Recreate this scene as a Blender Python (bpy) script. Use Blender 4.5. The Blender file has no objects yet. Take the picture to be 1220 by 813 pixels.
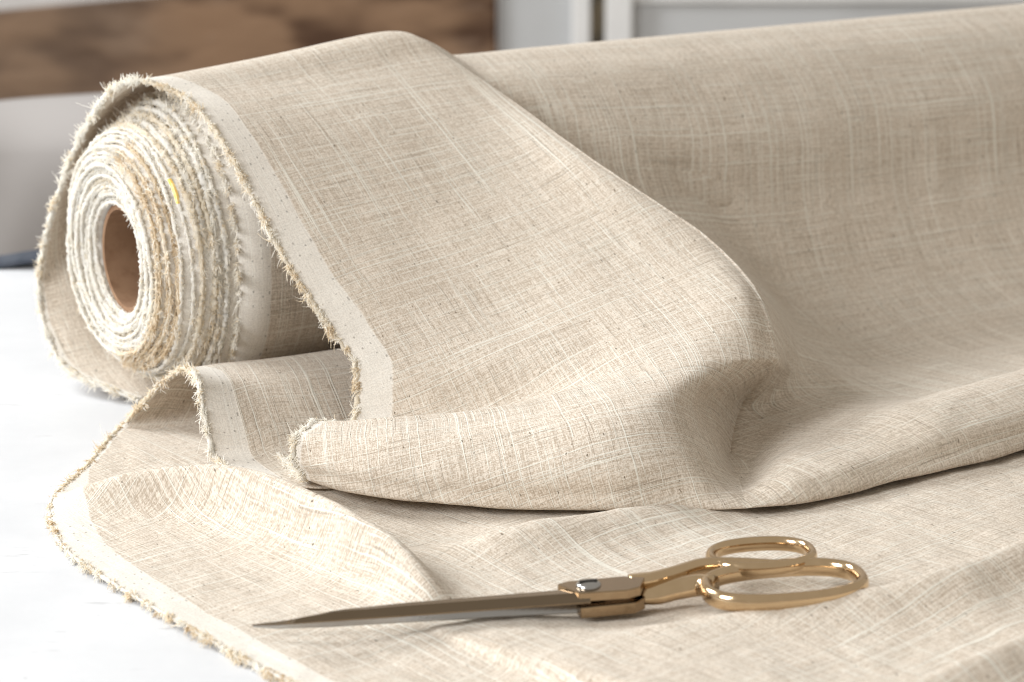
import bpy, math, random
import numpy as np
from mathutils import Vector
rng = np.random.default_rng(7); random.seed(7)
scn = bpy.context.scene

# ------------------------------------------------------------------ camera
H = 0.36; TH = math.radians(15); FPX = 2880.0; PHI = math.radians(32)
cam = bpy.data.cameras.new('camera'); camo = bpy.data.objects.new('camera', cam)
scn.collection.objects.link(camo); scn.camera = camo
cam.sensor_width = 36; cam.lens = 36 * FPX / 1220
camo.location = (0, 0, H); camo.rotation_euler = (math.pi / 2 - TH, 0, 0)
cam.clip_start = 0.05; cam.clip_end = 50
cam.dof.use_dof = True; cam.dof.focus_distance = 1.09; cam.dof.aperture_fstop = 11.5

# ------------------------------------------------------------------ world, lamps, exposure
w = bpy.data.worlds.new('World'); scn.world = w; w.use_nodes = True
bg = w.node_tree.nodes['Background']; bg.inputs[0].default_value = (1.0, 0.93, 0.825, 1); bg.inputs[1].default_value = 0.52
def area_lamp(name, loc, aim, size, power, col):
    l = bpy.data.lights.new(name, 'AREA'); l.shape = 'RECTANGLE'; l.size, l.size_y = size; l.energy = power; l.color = col
    o = bpy.data.objects.new(name, l); scn.collection.objects.link(o); o.location = loc
    o.rotation_euler = (Vector(aim) - Vector(loc)).to_track_quat('-Z', 'Y').to_euler()
    return o
area_lamp('window_light', (-1.75, -0.15, 1.2), (0.0, 1.1, 0.05), (0.9, 1.0), 51, (0.97, 0.985, 1.0))
area_lamp('rear_rim_light', (-2.2, 2.3, 1.7), (0.0, 1.15, 0.1), (1.2, 1.2), 92, (0.95, 0.98, 1.0))  # added back-left lamp that lifts the top rims; no known window there
scn.view_settings.view_transform = 'Standard'; scn.view_settings.look = 'None'
scn.view_settings.exposure = 0.07; scn.view_settings.gamma = 1.0
scn.view_settings.use_curve_mapping = False
scn.cycles.max_bounces = 12; scn.cycles.diffuse_bounces = 7; scn.cycles.filter_width = 1.0

# ------------------------------------------------------------------ pixel helpers (a pixel gives a direction; depth comes from the plane it lies on)
C0 = np.array([0, 0, H])
FW = np.array([0, math.cos(TH), -math.sin(TH)]); UP = np.array([0, math.sin(TH), math.cos(TH)]); RT = np.array([1., 0, 0])
AX = np.array([math.cos(PHI), math.sin(PHI), 0]); NN = np.array([math.sin(PHI), -math.cos(PHI), 0])
def ray(px, py): return FW + RT * (px - 610) / FPX + UP * (406.5 - py) / FPX
def at_z(px, py, z):
    d = ray(px, py); return C0 + d * (z - H) / d[2]
O0 = at_z(165, 478, 0.0)
def at_t(px, py, t):
    d = ray(px, py); return C0 + d * ((t - (C0 - O0) @ NN) / (d @ NN))
def st(s, t, z): return O0 + AX * s + NN * t + np.array([0, 0, z])      # roll frame: along axis, towards front, up

# ------------------------------------------------------------------ node helpers
class NT:
    def __init__(self, name):
        self.m = bpy.data.materials.new(name); self.m.use_nodes = True
        self.t = self.m.node_tree; self.p = self.t.nodes['Principled BSDF']; self.out = self.t.nodes['Material Output']
    def n(self, typ, **kw):
        x = self.t.nodes.new(typ)
        for k, v in kw.items(): setattr(x, k, v)
        return x
    def link(self, a, b): self.t.links.new(a, b)
    def val(self, sock, v):
        if hasattr(v, 'is_output') or isinstance(v, bpy.types.NodeSocket): self.link(v, sock)
        else: sock.default_value = v
    def math(self, op, a, b=0.0, c=None, clamp=False):
        x = self.n('ShaderNodeMath', operation=op, use_clamp=clamp)
        self.val(x.inputs[0], a); self.val(x.inputs[1], b)
        if c is not None: self.val(x.inputs[2], c)
        return x.outputs[0]
    def ramp(self, f, lo, hi, a=0.0, b=1.0):
        x = self.n('ShaderNodeMapRange', interpolation_type='SMOOTHSTEP')
        self.val(x.inputs[0], f); self.val(x.inputs[1], lo); self.val(x.inputs[2], hi); self.val(x.inputs[3], a); self.val(x.inputs[4], b)
        return x.outputs[0]
    def mix(self, f, a, b):
        x = self.n('ShaderNodeMix', data_type='RGBA'); self.val(x.inputs[0], f)
        self.val(x.inputs[6], a if not isinstance(a, tuple) else (*a, 1)); self.val(x.inputs[7], b if not isinstance(b, tuple) else (*b, 1))
        return x.outputs[2]
    def noise(self, vec, scale, detail=2.0, rough=0.5):
        x = self.n('ShaderNodeTexNoise'); self.link(vec, x.inputs['Vector']); x.inputs['Scale'].default_value = scale
        x.inputs['Detail'].default_value = detail; x.inputs['Roughness'].default_value = rough
        return x.outputs[0]
    def vec(self, x, y, z=0.0):
        c = self.n('ShaderNodeCombineXYZ'); self.val(c.inputs[0], x); self.val(c.inputs[1], y); self.val(c.inputs[2], z)
        return c.outputs[0]

def linen_material(name, base, light, dark, selvage=(0.89, 0.855, 0.79), contrast=1.0):
    k = NT(name)
    uv = k.n('ShaderNodeUVMap'); uv.uv_map = 'UVMap'
    sp = k.n('ShaderNodeSeparateXYZ'); k.link(uv.outputs[0], sp.inputs[0]); u, v = sp.outputs[0], sp.outputs[1]
    # threads wander a little
    wob = k.noise(k.vec(u, v), 35, 2)
    u2 = k.math('ADD', u, k.math('MULTIPLY', k.math('SUBTRACT', wob, 0.5), 0.0018))
    wob2 = k.noise(k.vec(u, v, 3.0), 33, 2)
    v2 = k.math('ADD', v, k.math('MULTIPLY', k.math('SUBTRACT', wob2, 0.5), 0.0018))
    def thr(fu, fv, z, detail=2.0): return k.noise(k.vec(k.math('MULTIPLY', u2, fu), k.math('MULTIPLY', v2, fv), z), 1.0, detail)
    warp = k.math('ADD', k.math('MULTIPLY', thr(1400, 22, 0.0, 1.0), 0.5), k.math('MULTIPLY', thr(1400, 280, 2.0, 1.0), 0.5))
    weft = k.math('ADD', k.math('MULTIPLY', thr(22, 1400, 5.0, 1.0), 0.5), k.math('MULTIPLY', thr(280, 1400, 7.0, 1.0), 0.5))
    fine = thr(1300, 1300, 9.0, 1.0)
    slub1 = k.math('MAXIMUM', k.ramp(thr(1150, 12, 20.0, 1.0), 0.66, 0.75), k.math('MULTIPLY', k.ramp(thr(1100, 34, 22.0, 1.0), 0.63, 0.75), 0.75))
    slub2 = k.math('MAXIMUM', k.ramp(thr(12, 1150, 27.0, 1.0), 0.66, 0.75), k.math('MULTIPLY', k.ramp(thr(34, 1100, 24.0, 1.0), 0.63, 0.75), 0.75))
    slub1 = k.math('MAXIMUM', slub1, k.math('MULTIPLY', k.ramp(thr(1120, 5, 60.0, 0.0), 0.68, 0.765), 0.85)); slub2 = k.math('MAXIMUM', slub2, k.math('MULTIPLY', k.ramp(thr(5, 1120, 67.0, 0.0), 0.68, 0.765), 0.85))
    gap1 = k.ramp(thr(1000, 22, 33.0, 1.0), 0.37, 0.25); gap2 = k.ramp(thr(22, 1000, 39.0, 1.0), 0.37, 0.25)
    speck = k.ramp(thr(600, 260, 50.0, 1.0), 0.275, 0.235)
    weave = k.math('ADD', k.math('MULTIPLY', k.math('ADD', warp, weft), 0.36), k.math('MULTIPLY', fine, 0.28))
    big = k.noise(k.vec(u, v, 11.0), 14, 3)
    f = k.ramp(weave, 0.41, 0.59)
    col = k.mix(f, dark, light)
    col = k.mix(0.30 / max(contrast, .1), col, base)
    col = k.mix(k.ramp(big, 0.3, 0.7, 0.0, 0.06), col, tuple(c * 0.82 for c in base))
    slub = k.math('MAXIMUM', slub1, slub2); gap = k.math('MAXIMUM', gap1, gap2)
    col = k.mix(k.math('MULTIPLY', gap, 0.34 * contrast), col, tuple(c * 0.42 for c in dark))
    col = k.mix(k.math('MULTIPLY', slub, 0.70 * contrast), col, tuple(min(.9, c * 1.18) for c in light))
    col = k.mix(k.math('MULTIPLY', speck, 0.75), col, (0.10, 0.07, 0.04))
    # white selvage band with rows of dark stitch marks
    at = k.n('ShaderNodeAttribute'); at.attribute_name = 'edge'; e = at.outputs['Fac']
    en = k.math('ADD', e, k.math('MULTIPLY', k.math('SUBTRACT', wob, 0.5), 0.0025))
    band = k.ramp(en, 0.0168, 0.0182, 1.0, 0.0)
    selcol = k.mix(k.ramp(k.math('ADD', k.math('MULTIPLY', fine, 0.6), k.math('MULTIPLY', warp, 0.4)), 0.38, 0.6), tuple(c * 0.86 for c in selvage), selvage)
    dots = None
    for off, per, ph in ((0.0075, 0.0078, 0.0), (0.0128, 0.0066, 0.4), (0.0165, 0.013, 0.7)):
        row = k.ramp(k.math('ABSOLUTE', k.math('SUBTRACT', en, off)), 0.0003, 0.0006, 1.0, 0.0)
        fr = k.math('FRACT', k.math('ADD', k.math('DIVIDE', v2, per), ph))
        dash = k.math('LESS_THAN', fr, k.math('MULTIPLY', k.ramp(k.noise(k.vec(v, off), 60, 1), 0.4, 0.65), 0.17))
        d = k.math('MULTIPLY', row, dash); dots = d if dots is None else k.math('MAXIMUM', dots, d)
    selcol = k.mix(k.math('MULTIPLY', dots, 0.62), selcol, (0.12, 0.11, 0.10))
    col = k.mix(k.math('MULTIPLY', band, 0.76), col, selcol)
    hgt = k.math('ADD', weave, k.math('ADD', k.math('MULTIPLY', slub, 0.35), k.math('MULTIPLY', gap, -0.25)))
    hgt = k.math('MULTIPLY', hgt, k.math('SUBTRACT', 1.0, k.math('MULTIPLY', band, 0.55)))
    bp = k.n('ShaderNodeBump'); bp.inputs['Strength'].default_value = 0.55; bp.inputs['Distance'].default_value = 0.0007
    k.link(hgt, bp.inputs['Height'])
    k.link(col, k.p.inputs['Base Color']); k.p.inputs['Roughness'].default_value = 0.92
    k.p.inputs['Specular IOR Level'].default_value = 0.12
    k.p.inputs['Sheen Weight'].default_value = 0.12; k.p.inputs['Sheen Roughness'].default_value = 0.6
    k.link(bp.outputs[0], k.p.inputs['Normal'])
    tr = k.n('ShaderNodeBsdfTranslucent'); k.link(k.mix(0.5, col, (0.72, 0.52, 0.33)), tr.inputs[0])
    ms = k.n('ShaderNodeMixShader'); ms.inputs[0].default_value = 0.16
    k.link(k.p.outputs[0], ms.inputs[1]); k.link(tr.outputs[0], ms.inputs[2]); k.link(ms.outputs[0], k.out.inputs[0])
    return k.m

def simple(name, col, rough=0.6, metal=0.0, spec=0.5, var=None, vscale=40, bump=0.0, stretch=(1, 1, 1), translucent=0.0):
    k = NT(name)
    k.p.inputs['Roughness'].default_value = rough; k.p.inputs['Metallic'].default_value = metal
    k.p.inputs['Specular IOR Level'].default_value = spec
    tc = k.n('ShaderNodeTexCoord'); mp = k.n('ShaderNodeMapping'); mp.inputs['Scale'].default_value = stretch
    k.link(tc.outputs['Object'], mp.inputs[0])
    nz = k.noise(mp.outputs[0], vscale, 5, 0.6)
    c2 = var if var else tuple(c * 0.9 for c in col)
    c = k.mix(k.ramp(nz, 0.35, 0.65), c2, col)
    k.link(c, k.p.inputs['Base Color'])
    if bump:
        bp = k.n('ShaderNodeBump'); bp.inputs['Strength'].default_value = bump; bp.inputs['Distance'].default_value = 0.001
        k.link(nz, bp.inputs['Height']); k.link(bp.outputs[0], k.p.inputs['Normal'])
    if translucent:
        tr = k.n('ShaderNodeBsdfTranslucent'); k.link(c, tr.inputs[0])
        ms = k.n('ShaderNodeMixShader'); ms.inputs[0].default_value = translucent
        k.link(k.p.outputs[0], ms.inputs[1]); k.link(tr.outputs[0], ms.inputs[2]); k.link(ms.outputs[0], k.out.inputs[0])
    return k.m

LINEN = linen_material('linen', (0.665, 0.578, 0.48), (0.87, 0.795, 0.695), (0.42, 0.338, 0.252))
FR_WHITE = simple('fringe_white', (0.97, 0.955, 0.92), 0.95, spec=0.0, var=(0.95, 0.925, 0.87), vscale=120, translucent=0.55)
FR_CREAM = simple('fringe_cream', (0.94, 0.88, 0.77), 0.95, spec=0.0, var=(0.90, 0.82, 0.68), vscale=120, translucent=0.5)
FR_TAN = simple('fringe_tan', (0.84, 0.73, 0.56), 0.95, spec=0.0, var=(0.74, 0.61, 0.43), vscale=160, translucent=0.45)
CARD = simple('cardboard', (0.31, 0.19, 0.115), 0.85, spec=0.2, var=(0.23, 0.13, 0.075), vscale=60, bump=0.5)

# ------------------------------------------------------------------ mesh helpers
def link(o, parent=None):
    scn.collection.objects.link(o)
    if parent: o.parent = parent
    return o
def mesh_obj(name, verts, faces, mat, parent=None, smooth=True):
    me = bpy.data.meshes.new(name)
    me.from_pydata([tuple(v) for v in verts], [], [tuple(f) for f in faces]); me.update()
    if smooth: me.polygons.foreach_set('use_smooth', [True] * len(me.polygons))
    if mat: me.materials.append(mat)
    return link(bpy.data.objects.new(name, me), parent)
def thing(name, label, cat, loc=(0, 0, 0)):
    o = bpy.data.objects.new(name, None); o.empty_display_size = 0.02; o.location = loc; link(o); tag(o, label, cat); return o
def tag(o, label, cat, group=None):
    o['label'] = label; o['category'] = cat
    if group: o['group'] = group
def grid_faces(nr, nc, off=0):
    i = np.arange(nr - 1)[:, None] * nc + np.arange(nc - 1)[None, :] + off
    return np.stack([i, i + 1, i + nc + 1, i + nc], -1).reshape(-1, 4)
def cloth_obj(name, grids, mat, parent, thick=0.0007, drop=None):
    """grids: list of (P[nr,nc,3], UV[nr,nc,2], EDGE[nr,nc])"""
    V, F, U, E = [], [], [], []; off = 0
    for P, uv, e in grids:
        nr, nc = P.shape[:2]
        V.append(P.reshape(-1, 3)); U.append(uv.reshape(-1, 2)); E.append(e.reshape(-1)); F.append(grid_faces(nr, nc, off)); off += nr * nc
    V = np.concatenate(V); U = np.concatenate(U); E = np.concatenate(E); F = np.concatenate(F)
    if drop is not None: F = F[~drop(V[F].mean(1))]
    o = mesh_obj(name, V, F.tolist(), mat, parent); me = o.data
    at = me.attributes.new('edge', 'FLOAT', 'POINT'); at.data.foreach_set('value', E.astype(np.float32))
    ul = me.uv_layers.new(name='UVMap'); li = np.empty(len(me.loops), np.int32); me.loops.foreach_get('vertex_index', li)
    ul.data.foreach_set('uv', U[li].astype(np.float32).ravel())
    if thick:
        md = o.modifiers.new('thickness', 'SOLIDIFY'); md.thickness = thick; md.offset = 0
    return o

def pchip_m(y):     # tangents for unit spacing, y[n,...]
    d = np.diff(y, axis=0); m = np.zeros_like(y)
    a, b = d[:-1], d[1:]
    with np.errstate(divide='ignore', invalid='ignore'):
        hm = np.where(a * b > 0, 2 * a * b / (a + b), 0)
    cr = 0.5 * (a + b)
    m[1:-1] = 0.5 * hm + 0.5 * cr
    m[0] = d[0]; m[-1] = d[-1]
    return m
def interp(y, k):   # cubic hermite along axis 0, k samples per span
    y = np.asarray(y, float); m = pchip_m(y); out = []
    for j in range(k):
        t = j / k
        out.append((2*t**3-3*t**2+1)*y[:-1] + (t**3-2*t**2+t)*m[:-1] + (-2*t**3+3*t**2)*y[1:] + (t**3-t**2)*m[1:])
    r = np.stack(out, 1).reshape(-1, *y.shape[1:])
    return np.concatenate([r, y[-1:]])
def resample(P, axis0_n):   # arc-length resample a polyline [n,3] (dense) to n points
    d = np.r_[0, np.cumsum(np.linalg.norm(np.diff(P, axis=0), axis=1))]
    t = np.linspace(0, d[-1], axis0_n)
    return np.stack([np.interp(t, d, P[:, i]) for i in range(P.shape[1])], 1)
def smooth(P, it, lam=0.5):
    P = P.copy()
    for _ in range(it):
        Q = P.copy()
        Q[1:-1, 1:-1] = 0.25 * (P[:-2, 1:-1] + P[2:, 1:-1] + P[1:-1, :-2] + P[1:-1, 2:])
        Q[1:-1, 0] = 0.5 * (P[:-2, 0] + P[2:, 0]); Q[1:-1, -1] = 0.5 * (P[:-2, -1] + P[2:, -1])
        P = P + lam * (Q - P)
    return P
def arc(P, axis):
    d = np.linalg.norm(np.diff(P, axis=axis), axis=2); c = np.cumsum(d, axis=axis)
    z = np.zeros_like(np.take(c, [0], axis=axis)); return np.concatenate([z, c], axis=axis)
def vnoise(u, v, f, seed):   # smooth value noise for gentle creases
    r = np.random.default_rng(seed); T = r.uniform(-1, 1, (64, 64))
    x, y = u * f + 100, v * f + 100; i, j = np.floor(x).astype(int), np.floor(y).astype(int); a, b = x - i, y - j
    a, b = a*a*(3-2*a), b*b*(3-2*b); g = lambda p, q: T[p % 64, q % 64]
    return (g(i, j)*(1-a)+g(i+1, j)*a)*(1-b) + (g(i, j+1)*(1-a)+g(i+1, j+1)*a)*b

def strands(name, base, out, along, length, rad, mat, parent, curl=0.6, seg=3, grav=0.0, tuft=None):
    """tufts: each a thin tapering three-sided thread rooted on an edge"""
    n = len(base)
    if n == 0: return None
    base = np.asarray(base); out = np.asarray(out); along = np.asarray(along)
    nrm = np.cross(out, along)
    L = length * (rng.uniform(0.45, 0.95, n) + (rng.uniform(0, 1, n) < .02) * .8)[:, None]
    g1, g2, g3 = tuft if tuft is not None else (rng.normal(0, .5, n), rng.normal(0, .45, n), np.ones(n))
    d1 = out + along * (g1 + rng.normal(0, 0.16, n))[:, None] + nrm * (g2 + rng.normal(0, 0.16, n))[:, None]; L = L * g3[:, None]
    d1 /= np.linalg.norm(d1, axis=1)[:, None]
    cv = along * rng.normal(0, 1, n)[:, None] + nrm * rng.normal(0, 1, n)[:, None] - out * rng.uniform(0, .9, n)[:, None]
    cv /= np.linalg.norm(cv, axis=1)[:, None]
    pts = []
    for j in range(seg + 1):
        t = j / seg
        pts.append(base + d1 * L * t + cv * L * curl * t * t - np.array([0, 0, 1.0]) * grav * L * t * t)
    a = np.cross(d1, rng.normal(0, 1, (n, 3))); a /= np.linalg.norm(a, axis=1)[:, None] + 1e-9; b = np.cross(d1, a)
    V = []
    rr = rad * rng.uniform(0.7, 1.4, n)[:, None]
    for j, p in enumerate(pts):
        f = 1.0 - 0.55 * j / seg
        for q in range(3):
            an = q * 2.094
            V.append(p + (a * math.cos(an) + b * math.sin(an)) * rr * f)
    V = np.stack(V, 1)                       # n, (seg+1)*3, 3
    m = (seg + 1) * 3; F = []
    for j in range(seg):
        for q in range(3):
            F.append((j*3+q, j*3+(q+1) % 3, (j+1)*3+(q+1) % 3, (j+1)*3+q))
    F = np.array(F)[None] + (np.arange(n) * m)[:, None, None]
    o = mesh_obj(name, V.reshape(-1, 3), F.reshape(-1, 4).tolist(), mat, parent, smooth=False); o['kind'] = 'stuff'
    return o
def bead(pts, rad, mat, parent, seed=0, n=10, name='frayed_edge'):
    # woolly cord of packed thread ends along an edge
    pts = np.asarray(pts); L_ = np.linalg.norm(np.diff(pts, axis=0), axis=1).sum(); m = max(30, int(L_ / .0012)); P_ = resample(pts, m)
    g = np.random.default_rng(seed); P_ = P_ + g.normal(0, rad * .22, P_.shape)
    tg = np.gradient(P_, axis=0); tg /= np.linalg.norm(tg, axis=1)[:, None] + 1e-9
    ref = np.array([.3, .2, .93]); a = np.cross(tg, ref); a /= np.linalg.norm(a, axis=1)[:, None] + 1e-9; b = np.cross(tg, a)
    th = np.linspace(0, 2 * math.pi, n, endpoint=False)
    rr = rad * (1 + .35 * g.normal(0, 1, (m, n)).clip(-1.5, 1.8)) * np.interp(np.arange(m), np.arange(0, m + 8, 8), g.uniform(.65, 1.3, len(np.arange(0, m + 8, 8))))[:, None]
    V = P_[:, None] + (a[:, None] * np.cos(th)[None, :, None] + b[:, None] * np.sin(th)[None, :, None]) * rr[..., None]
    i = (np.arange(m - 1) * n)[:, None]; j = np.arange(n)[None]
    F = np.stack([i + j, i + (j + 1) % n, i + n + (j + 1) % n, i + n + j], -1).reshape(-1, 4)
    o = mesh_obj(name, V.reshape(-1, 3), F.tolist(), mat, parent); o['kind'] = 'stuff'; return o
def edge_fringe(pts, inner, per_mm, length, rad, mats, parent, probs, curl=0.6, jitter=0.001, grav=0.0, name='frayed_edge', spacing=.0019):
    """pts: polyline of the edge, inner: matching points a little inside the cloth"""
    pts = np.asarray(pts); inner = np.asarray(inner)
    seglen = np.linalg.norm(np.diff(pts, axis=0), axis=1); cum = np.r_[0, np.cumsum(seglen)]
    n = int(cum[-1] * 1000 * per_mm); nt = max(3, int(cum[-1] / spacing)); tc_ = np.sort(rng.uniform(0, cum[-1], nt)); ti = rng.integers(0, nt, n)
    t = np.clip(tc_[ti] + rng.normal(0, spacing * .32, n), 0, cum[-1])
    T1, T2, T3 = rng.normal(.45, .45, nt), rng.normal(0, .45, nt), rng.uniform(.55, 1.35, nt)
    b = np.stack([np.interp(t, cum, pts[:, i]) for i in range(3)], 1)
    q = np.stack([np.interp(t, cum, inner[:, i]) for i in range(3)], 1)
    tan = np.gradient(pts, axis=0); tn = np.stack([np.interp(t, cum, tan[:, i]) for i in range(3)], 1)
    tn /= np.linalg.norm(tn, axis=1)[:, None] + 1e-9
    out = b - q; out -= tn * np.sum(out * tn, 1)[:, None]; out /= np.linalg.norm(out, axis=1)[:, None] + 1e-9
    b = b - out * rng.uniform(0, 1, n)[:, None] * 0.0015 + rng.normal(0, jitter * 0.35, (n, 3))
    # clumps: colour chosen in runs along the edge
    cl = np.interp(t, np.linspace(0, cum[-1], max(4, int(cum[-1] * 260))), rng.uniform(0, 1, max(4, int(cum[-1] * 260))))
    pick = 0.55 * cl + 0.45 * rng.uniform(0, 1, n)
    qs = np.quantile(pick, np.cumsum(probs)[:-1]) if len(probs) > 1 else []
    idx = np.searchsorted(qs, pick)
    for i, m in enumerate(mats):
        k = idx == i
        strands(name, b[k], out[k], tn[k], length, rad, m, parent, curl, grav=grav, tuft=(T1[ti[k]], T2[ti[k]], T3[ti[k]]))

# ================================================================== the setting
FLOOR = simple('floor_boards', (0.30, 0.26, 0.22), 0.7, vscale=3)
fl = mesh_obj('floor', [(-4, -1, -.76), (4, -1, -.76), (4, 5, -.76), (-4, 5, -.76)], [(0, 1, 2, 3)], FLOOR, smooth=False); fl['kind'] = 'structure'

def box_bm(bm, x0, x1, y0, y1, z0, z1):
    import bmesh
    r = bmesh.ops.create_cube(bm, size=1.0)
    for v in r['verts']:
        v.co = Vector(((x0 + x1) / 2 + v.co.x * (x1 - x0), (y0 + y1) / 2 + v.co.y * (y1 - y0), (z0 + z1) / 2 + v.co.z * (z1 - z0)))
    return r
def box(name, x0, x1, y0, y1, z0, z1, mat, parent=None, bevel=0.004):
    import bmesh
    bm = bmesh.new(); box_bm(bm, x0, x1, y0, y1, z0, z1)
    if bevel: bmesh.ops.bevel(bm, geom=bm.edges[:], offset=bevel, segments=2, affect='EDGES', profile=0.6)
    me = bpy.data.meshes.new(name); bm.to_mesh(me); bm.free(); me.materials.append(mat)
    return link(bpy.data.objects.new(name, me), parent)

# white painted table: chips and faint brush texture in the paint
k = NT('white_table_paint')
tc = k.n('ShaderNodeTexCoord'); pos = tc.outputs['Object']
n1 = k.noise(pos, 9, 5, 0.6); mpn = k.n('ShaderNodeMapping'); mpn.inputs['Scale'].default_value = (40, 160, 40); k.link(pos, mpn.inputs[0])
n2 = k.noise(mpn.outputs[0], 1.0, 3); n3 = k.noise(pos, 170, 2)
col = k.mix(k.ramp(n1, .35, .65), (0.58, 0.59, 0.61), (0.63, 0.64, 0.66))
chip = k.math('MULTIPLY', k.ramp(n2, 0.63, 0.70), k.ramp(n1, 0.45, 0.6)); speck = k.math('MULTIPLY', k.ramp(n3, 0.69, 0.74), k.ramp(n1, 0.5, 0.62))
col = k.mix(k.math('MULTIPLY', k.math('MAXIMUM', chip, speck), 0.55), col, (0.42, 0.42, 0.43))
k.link(col, k.p.inputs['Base Color']); k.p.inputs['Roughness'].default_value = 0.5; k.p.inputs['Specular IOR Level'].default_value = 0.3
bp = k.n('ShaderNodeBump'); bp.inputs['Strength'].default_value = 0.12; bp.inputs['Distance'].default_value = 0.001
k.link(k.math('ADD', n2, k.math('MULTIPLY', n3, 0.6)), bp.inputs['Height']); k.link(bp.outputs[0], k.p.inputs['Normal'])
PAINT = k.m
tab = thing('white_table', 'white painted table carrying the linen roll', 'table', (0, 0, -.755))
box('table_top', -1.0, 1.3, 0.45, 1.555, -.035, 0.0, PAINT, tab).location = (0, 0, .755)
for x in (-.93, 1.23):
    for y in (.52, 1.49):
        box('leg', x - .03, x + .03, y - .03, y + .03, -.755, -.035, PAINT, tab).location = (0, 0, .755)

# ================================================================== the linen roll
roll = thing('linen_roll', 'roll of natural beige linen with white selvage, partly unrolled over the table', 'fabric roll', tuple(O0))
RI = None
def child(o):   # keep world coordinates under the roll's empty
    return o
R = 0.083; ZC = 0.085

# ---- P1: wrap round the roll + flap + front fold, as a control net (columns from the selvage to the right)
def T(px, py, t): return at_t(px, py, t)
def A(s, deg, r=R, zc=ZC):
    al = math.radians(deg); return st(s, r * math.sin(al), zc + r * math.cos(al))
cols = []
# rows: bottom, low back, back, upper back, top, top2, flap1, flap2, flap3, flap4, above crest, crest, front1, front2, bottom, under
cols.append([st(-.004, .01, .003), T(72, 432, -.045), T(46, 335, -.088), T(88, 180, -.062), T(150, 98, 0), T(212, 112, .026),
             T(262, 165, .062), T(345, 320, .115), T(395, 395, .14), T(424, 440, .155), T(421, 506, .168), T(375, 503, .184), T(353, 520, .193), T(350, 548, .196), T(362, 571, .194), st(.005, .15, .011)])
cols.append([st(.03, .01, .003), st(.02, -.05, .02), st(.02, -.092, .075), st(.025, -.062, .143), T(235, 84, 0), T(300, 104, .026),
             T(345, 156, .062), T(425, 295, .118), T(475, 378, .15), T(497, 440, .172), T(495, 508, .186), T(462, 499, .203), T(440, 520, .219), T(440, 558, .231), T(450, 592, .2335), st(.03, .17, .011)])
cols.append([st(.08, .01, .003), st(.08, -.05, .02), st(.08, -.09, .075), st(.08, -.062, .143), T(330, 65, 0), T(385, 92, .027),
             T(430, 143, .062), T(520, 268, .12), T(585, 360, .165), T(615, 425, .198), T(618, 482, .212), T(600, 484, .231), T(584, 516, .255), T(586, 566, .271), T(598, 604, .273), st(.07, .20, .011)])
cols.append([st(.12, .01, .003), st(.12, -.05, .02), st(.12, -.09, .075), st(.12, -.062, .144), T(410, 47, 0), T(465, 80, .028),
             T(515, 130, .062), T(610, 240, .125), T(700, 335, .185), T(740, 400, .225), T(748, 444, .2495), T(742, 452, .255), T(726, 498, .286), T(730, 562, .306), T(742, 607, .306), st(.11, .22, .011)])
cols.append([st(.135, .01, .003), st(.135, -.05, .02), st(.135, -.09, .075), st(.135, -.063, .146), T(445, 40, 0), T(505, 74, .029),
             T(562, 122, .062), T(660, 220, .13), T(775, 312, .195), T(823, 380, .240), T(833, 426, .2645), T(830, 434, .268), T(798, 486, .288), T(805, 548, .312), T(822, 607, .322), st(.14, .24, .011)])
cols.append([st(.145, .01, .003), st(.145, -.05, .02), st(.145, -.09, .075), st(.145, -.064, .148), T(462, 38, 0), T(527, 72, .030),
             T(593, 117, .063), T(695, 195, .132), T(832, 293, .202), T(886, 362, .2485), T(891, 422, .2685), T(888, 430, .2705), T(840, 482, .260), T(843, 551, .305), T(856, 606, .329), st(.16, .25, .011)])
cols.append([st(.15, .01, .003), st(.15, -.05, .02), st(.15, -.09, .075), st(.15, -.064, .148), T(472, 38, 0), T(538, 72, .030),
             T(604, 116, .063), T(706, 190, .131), T(852, 290, .203), T(911, 361, .2450), T(924, 421, .2632), T(925, 430, .2645), T(884, 480, .230), T(870, 547, .270), T(886, 605, .334), st(.17, .25, .011)])
cols.append([st(.165, .01, .003), st(.165, -.05, .02), st(.165, -.088, .077), st(.165, -.062, .145), T(490, 46, -.001), T(552, 76, .024),
             T(606, 126, .052), T(704, 202, .080), T(850, 304, .120), T(926, 367, .170), T(942, 408, .203), T(942, 442, .220), T(914, 496, .240), T(892, 566, .296), T(902, 604, .337), st(.18, .26, .011)])
cols.append([st(.19, .01, .003), st(.19, -.05, .02), st(.19, -.086, .08), st(.19, -.062, .143), A(.19, 0), A(.198, 18),
             A(.222, 36), A(.262, 60), A(.312, 94), T(938, 362, .118), T(957, 412, .184), T(972, 458, .222), T(966, 502, .266), T(948, 545, .315), T(965, 597, .341), st(.21, .27, .011)])
BUMP = [0, .008, .024, .050, .085, .105, .085, .055, .018, .004, 0]
for (s0, s1, cz, bk) in ((.255, .235, .0325, 1.2), (.32, .275, .036, 1.15), (.42, .34, .038, 1.0), (.55, .43, .040, .8), (.74, .58, .040, .5), (1.0, .8, .040, 0)):
    f = lambda a, i: s0 + (s1 - s0) * a + bk * BUMP[i]
    tb = .340
    if s1 > .3: tb = .340 - (s1 - .3) * .16
    cols.append([st(s0, .01, .003), st(s0, -.05, .02), st(s0, -.085, .08), st(s0, -.06, .143), A(s0, 0), A(f(.02, 1), 18),
                 A(f(.05, 2), 36), A(f(.1, 3), 62), A(f(.2, 4), 95), st(f(.35, 5), .112, .034), st(f(.6, 6), .178, .013), st(f(.85, 7), .258, .018),
                 st(f(1, 8), tb - .034, cz), st(f(1, 9), tb - .006, cz * .80), st(s1, tb, .012), st(s1, tb - .07, .011)])
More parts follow.
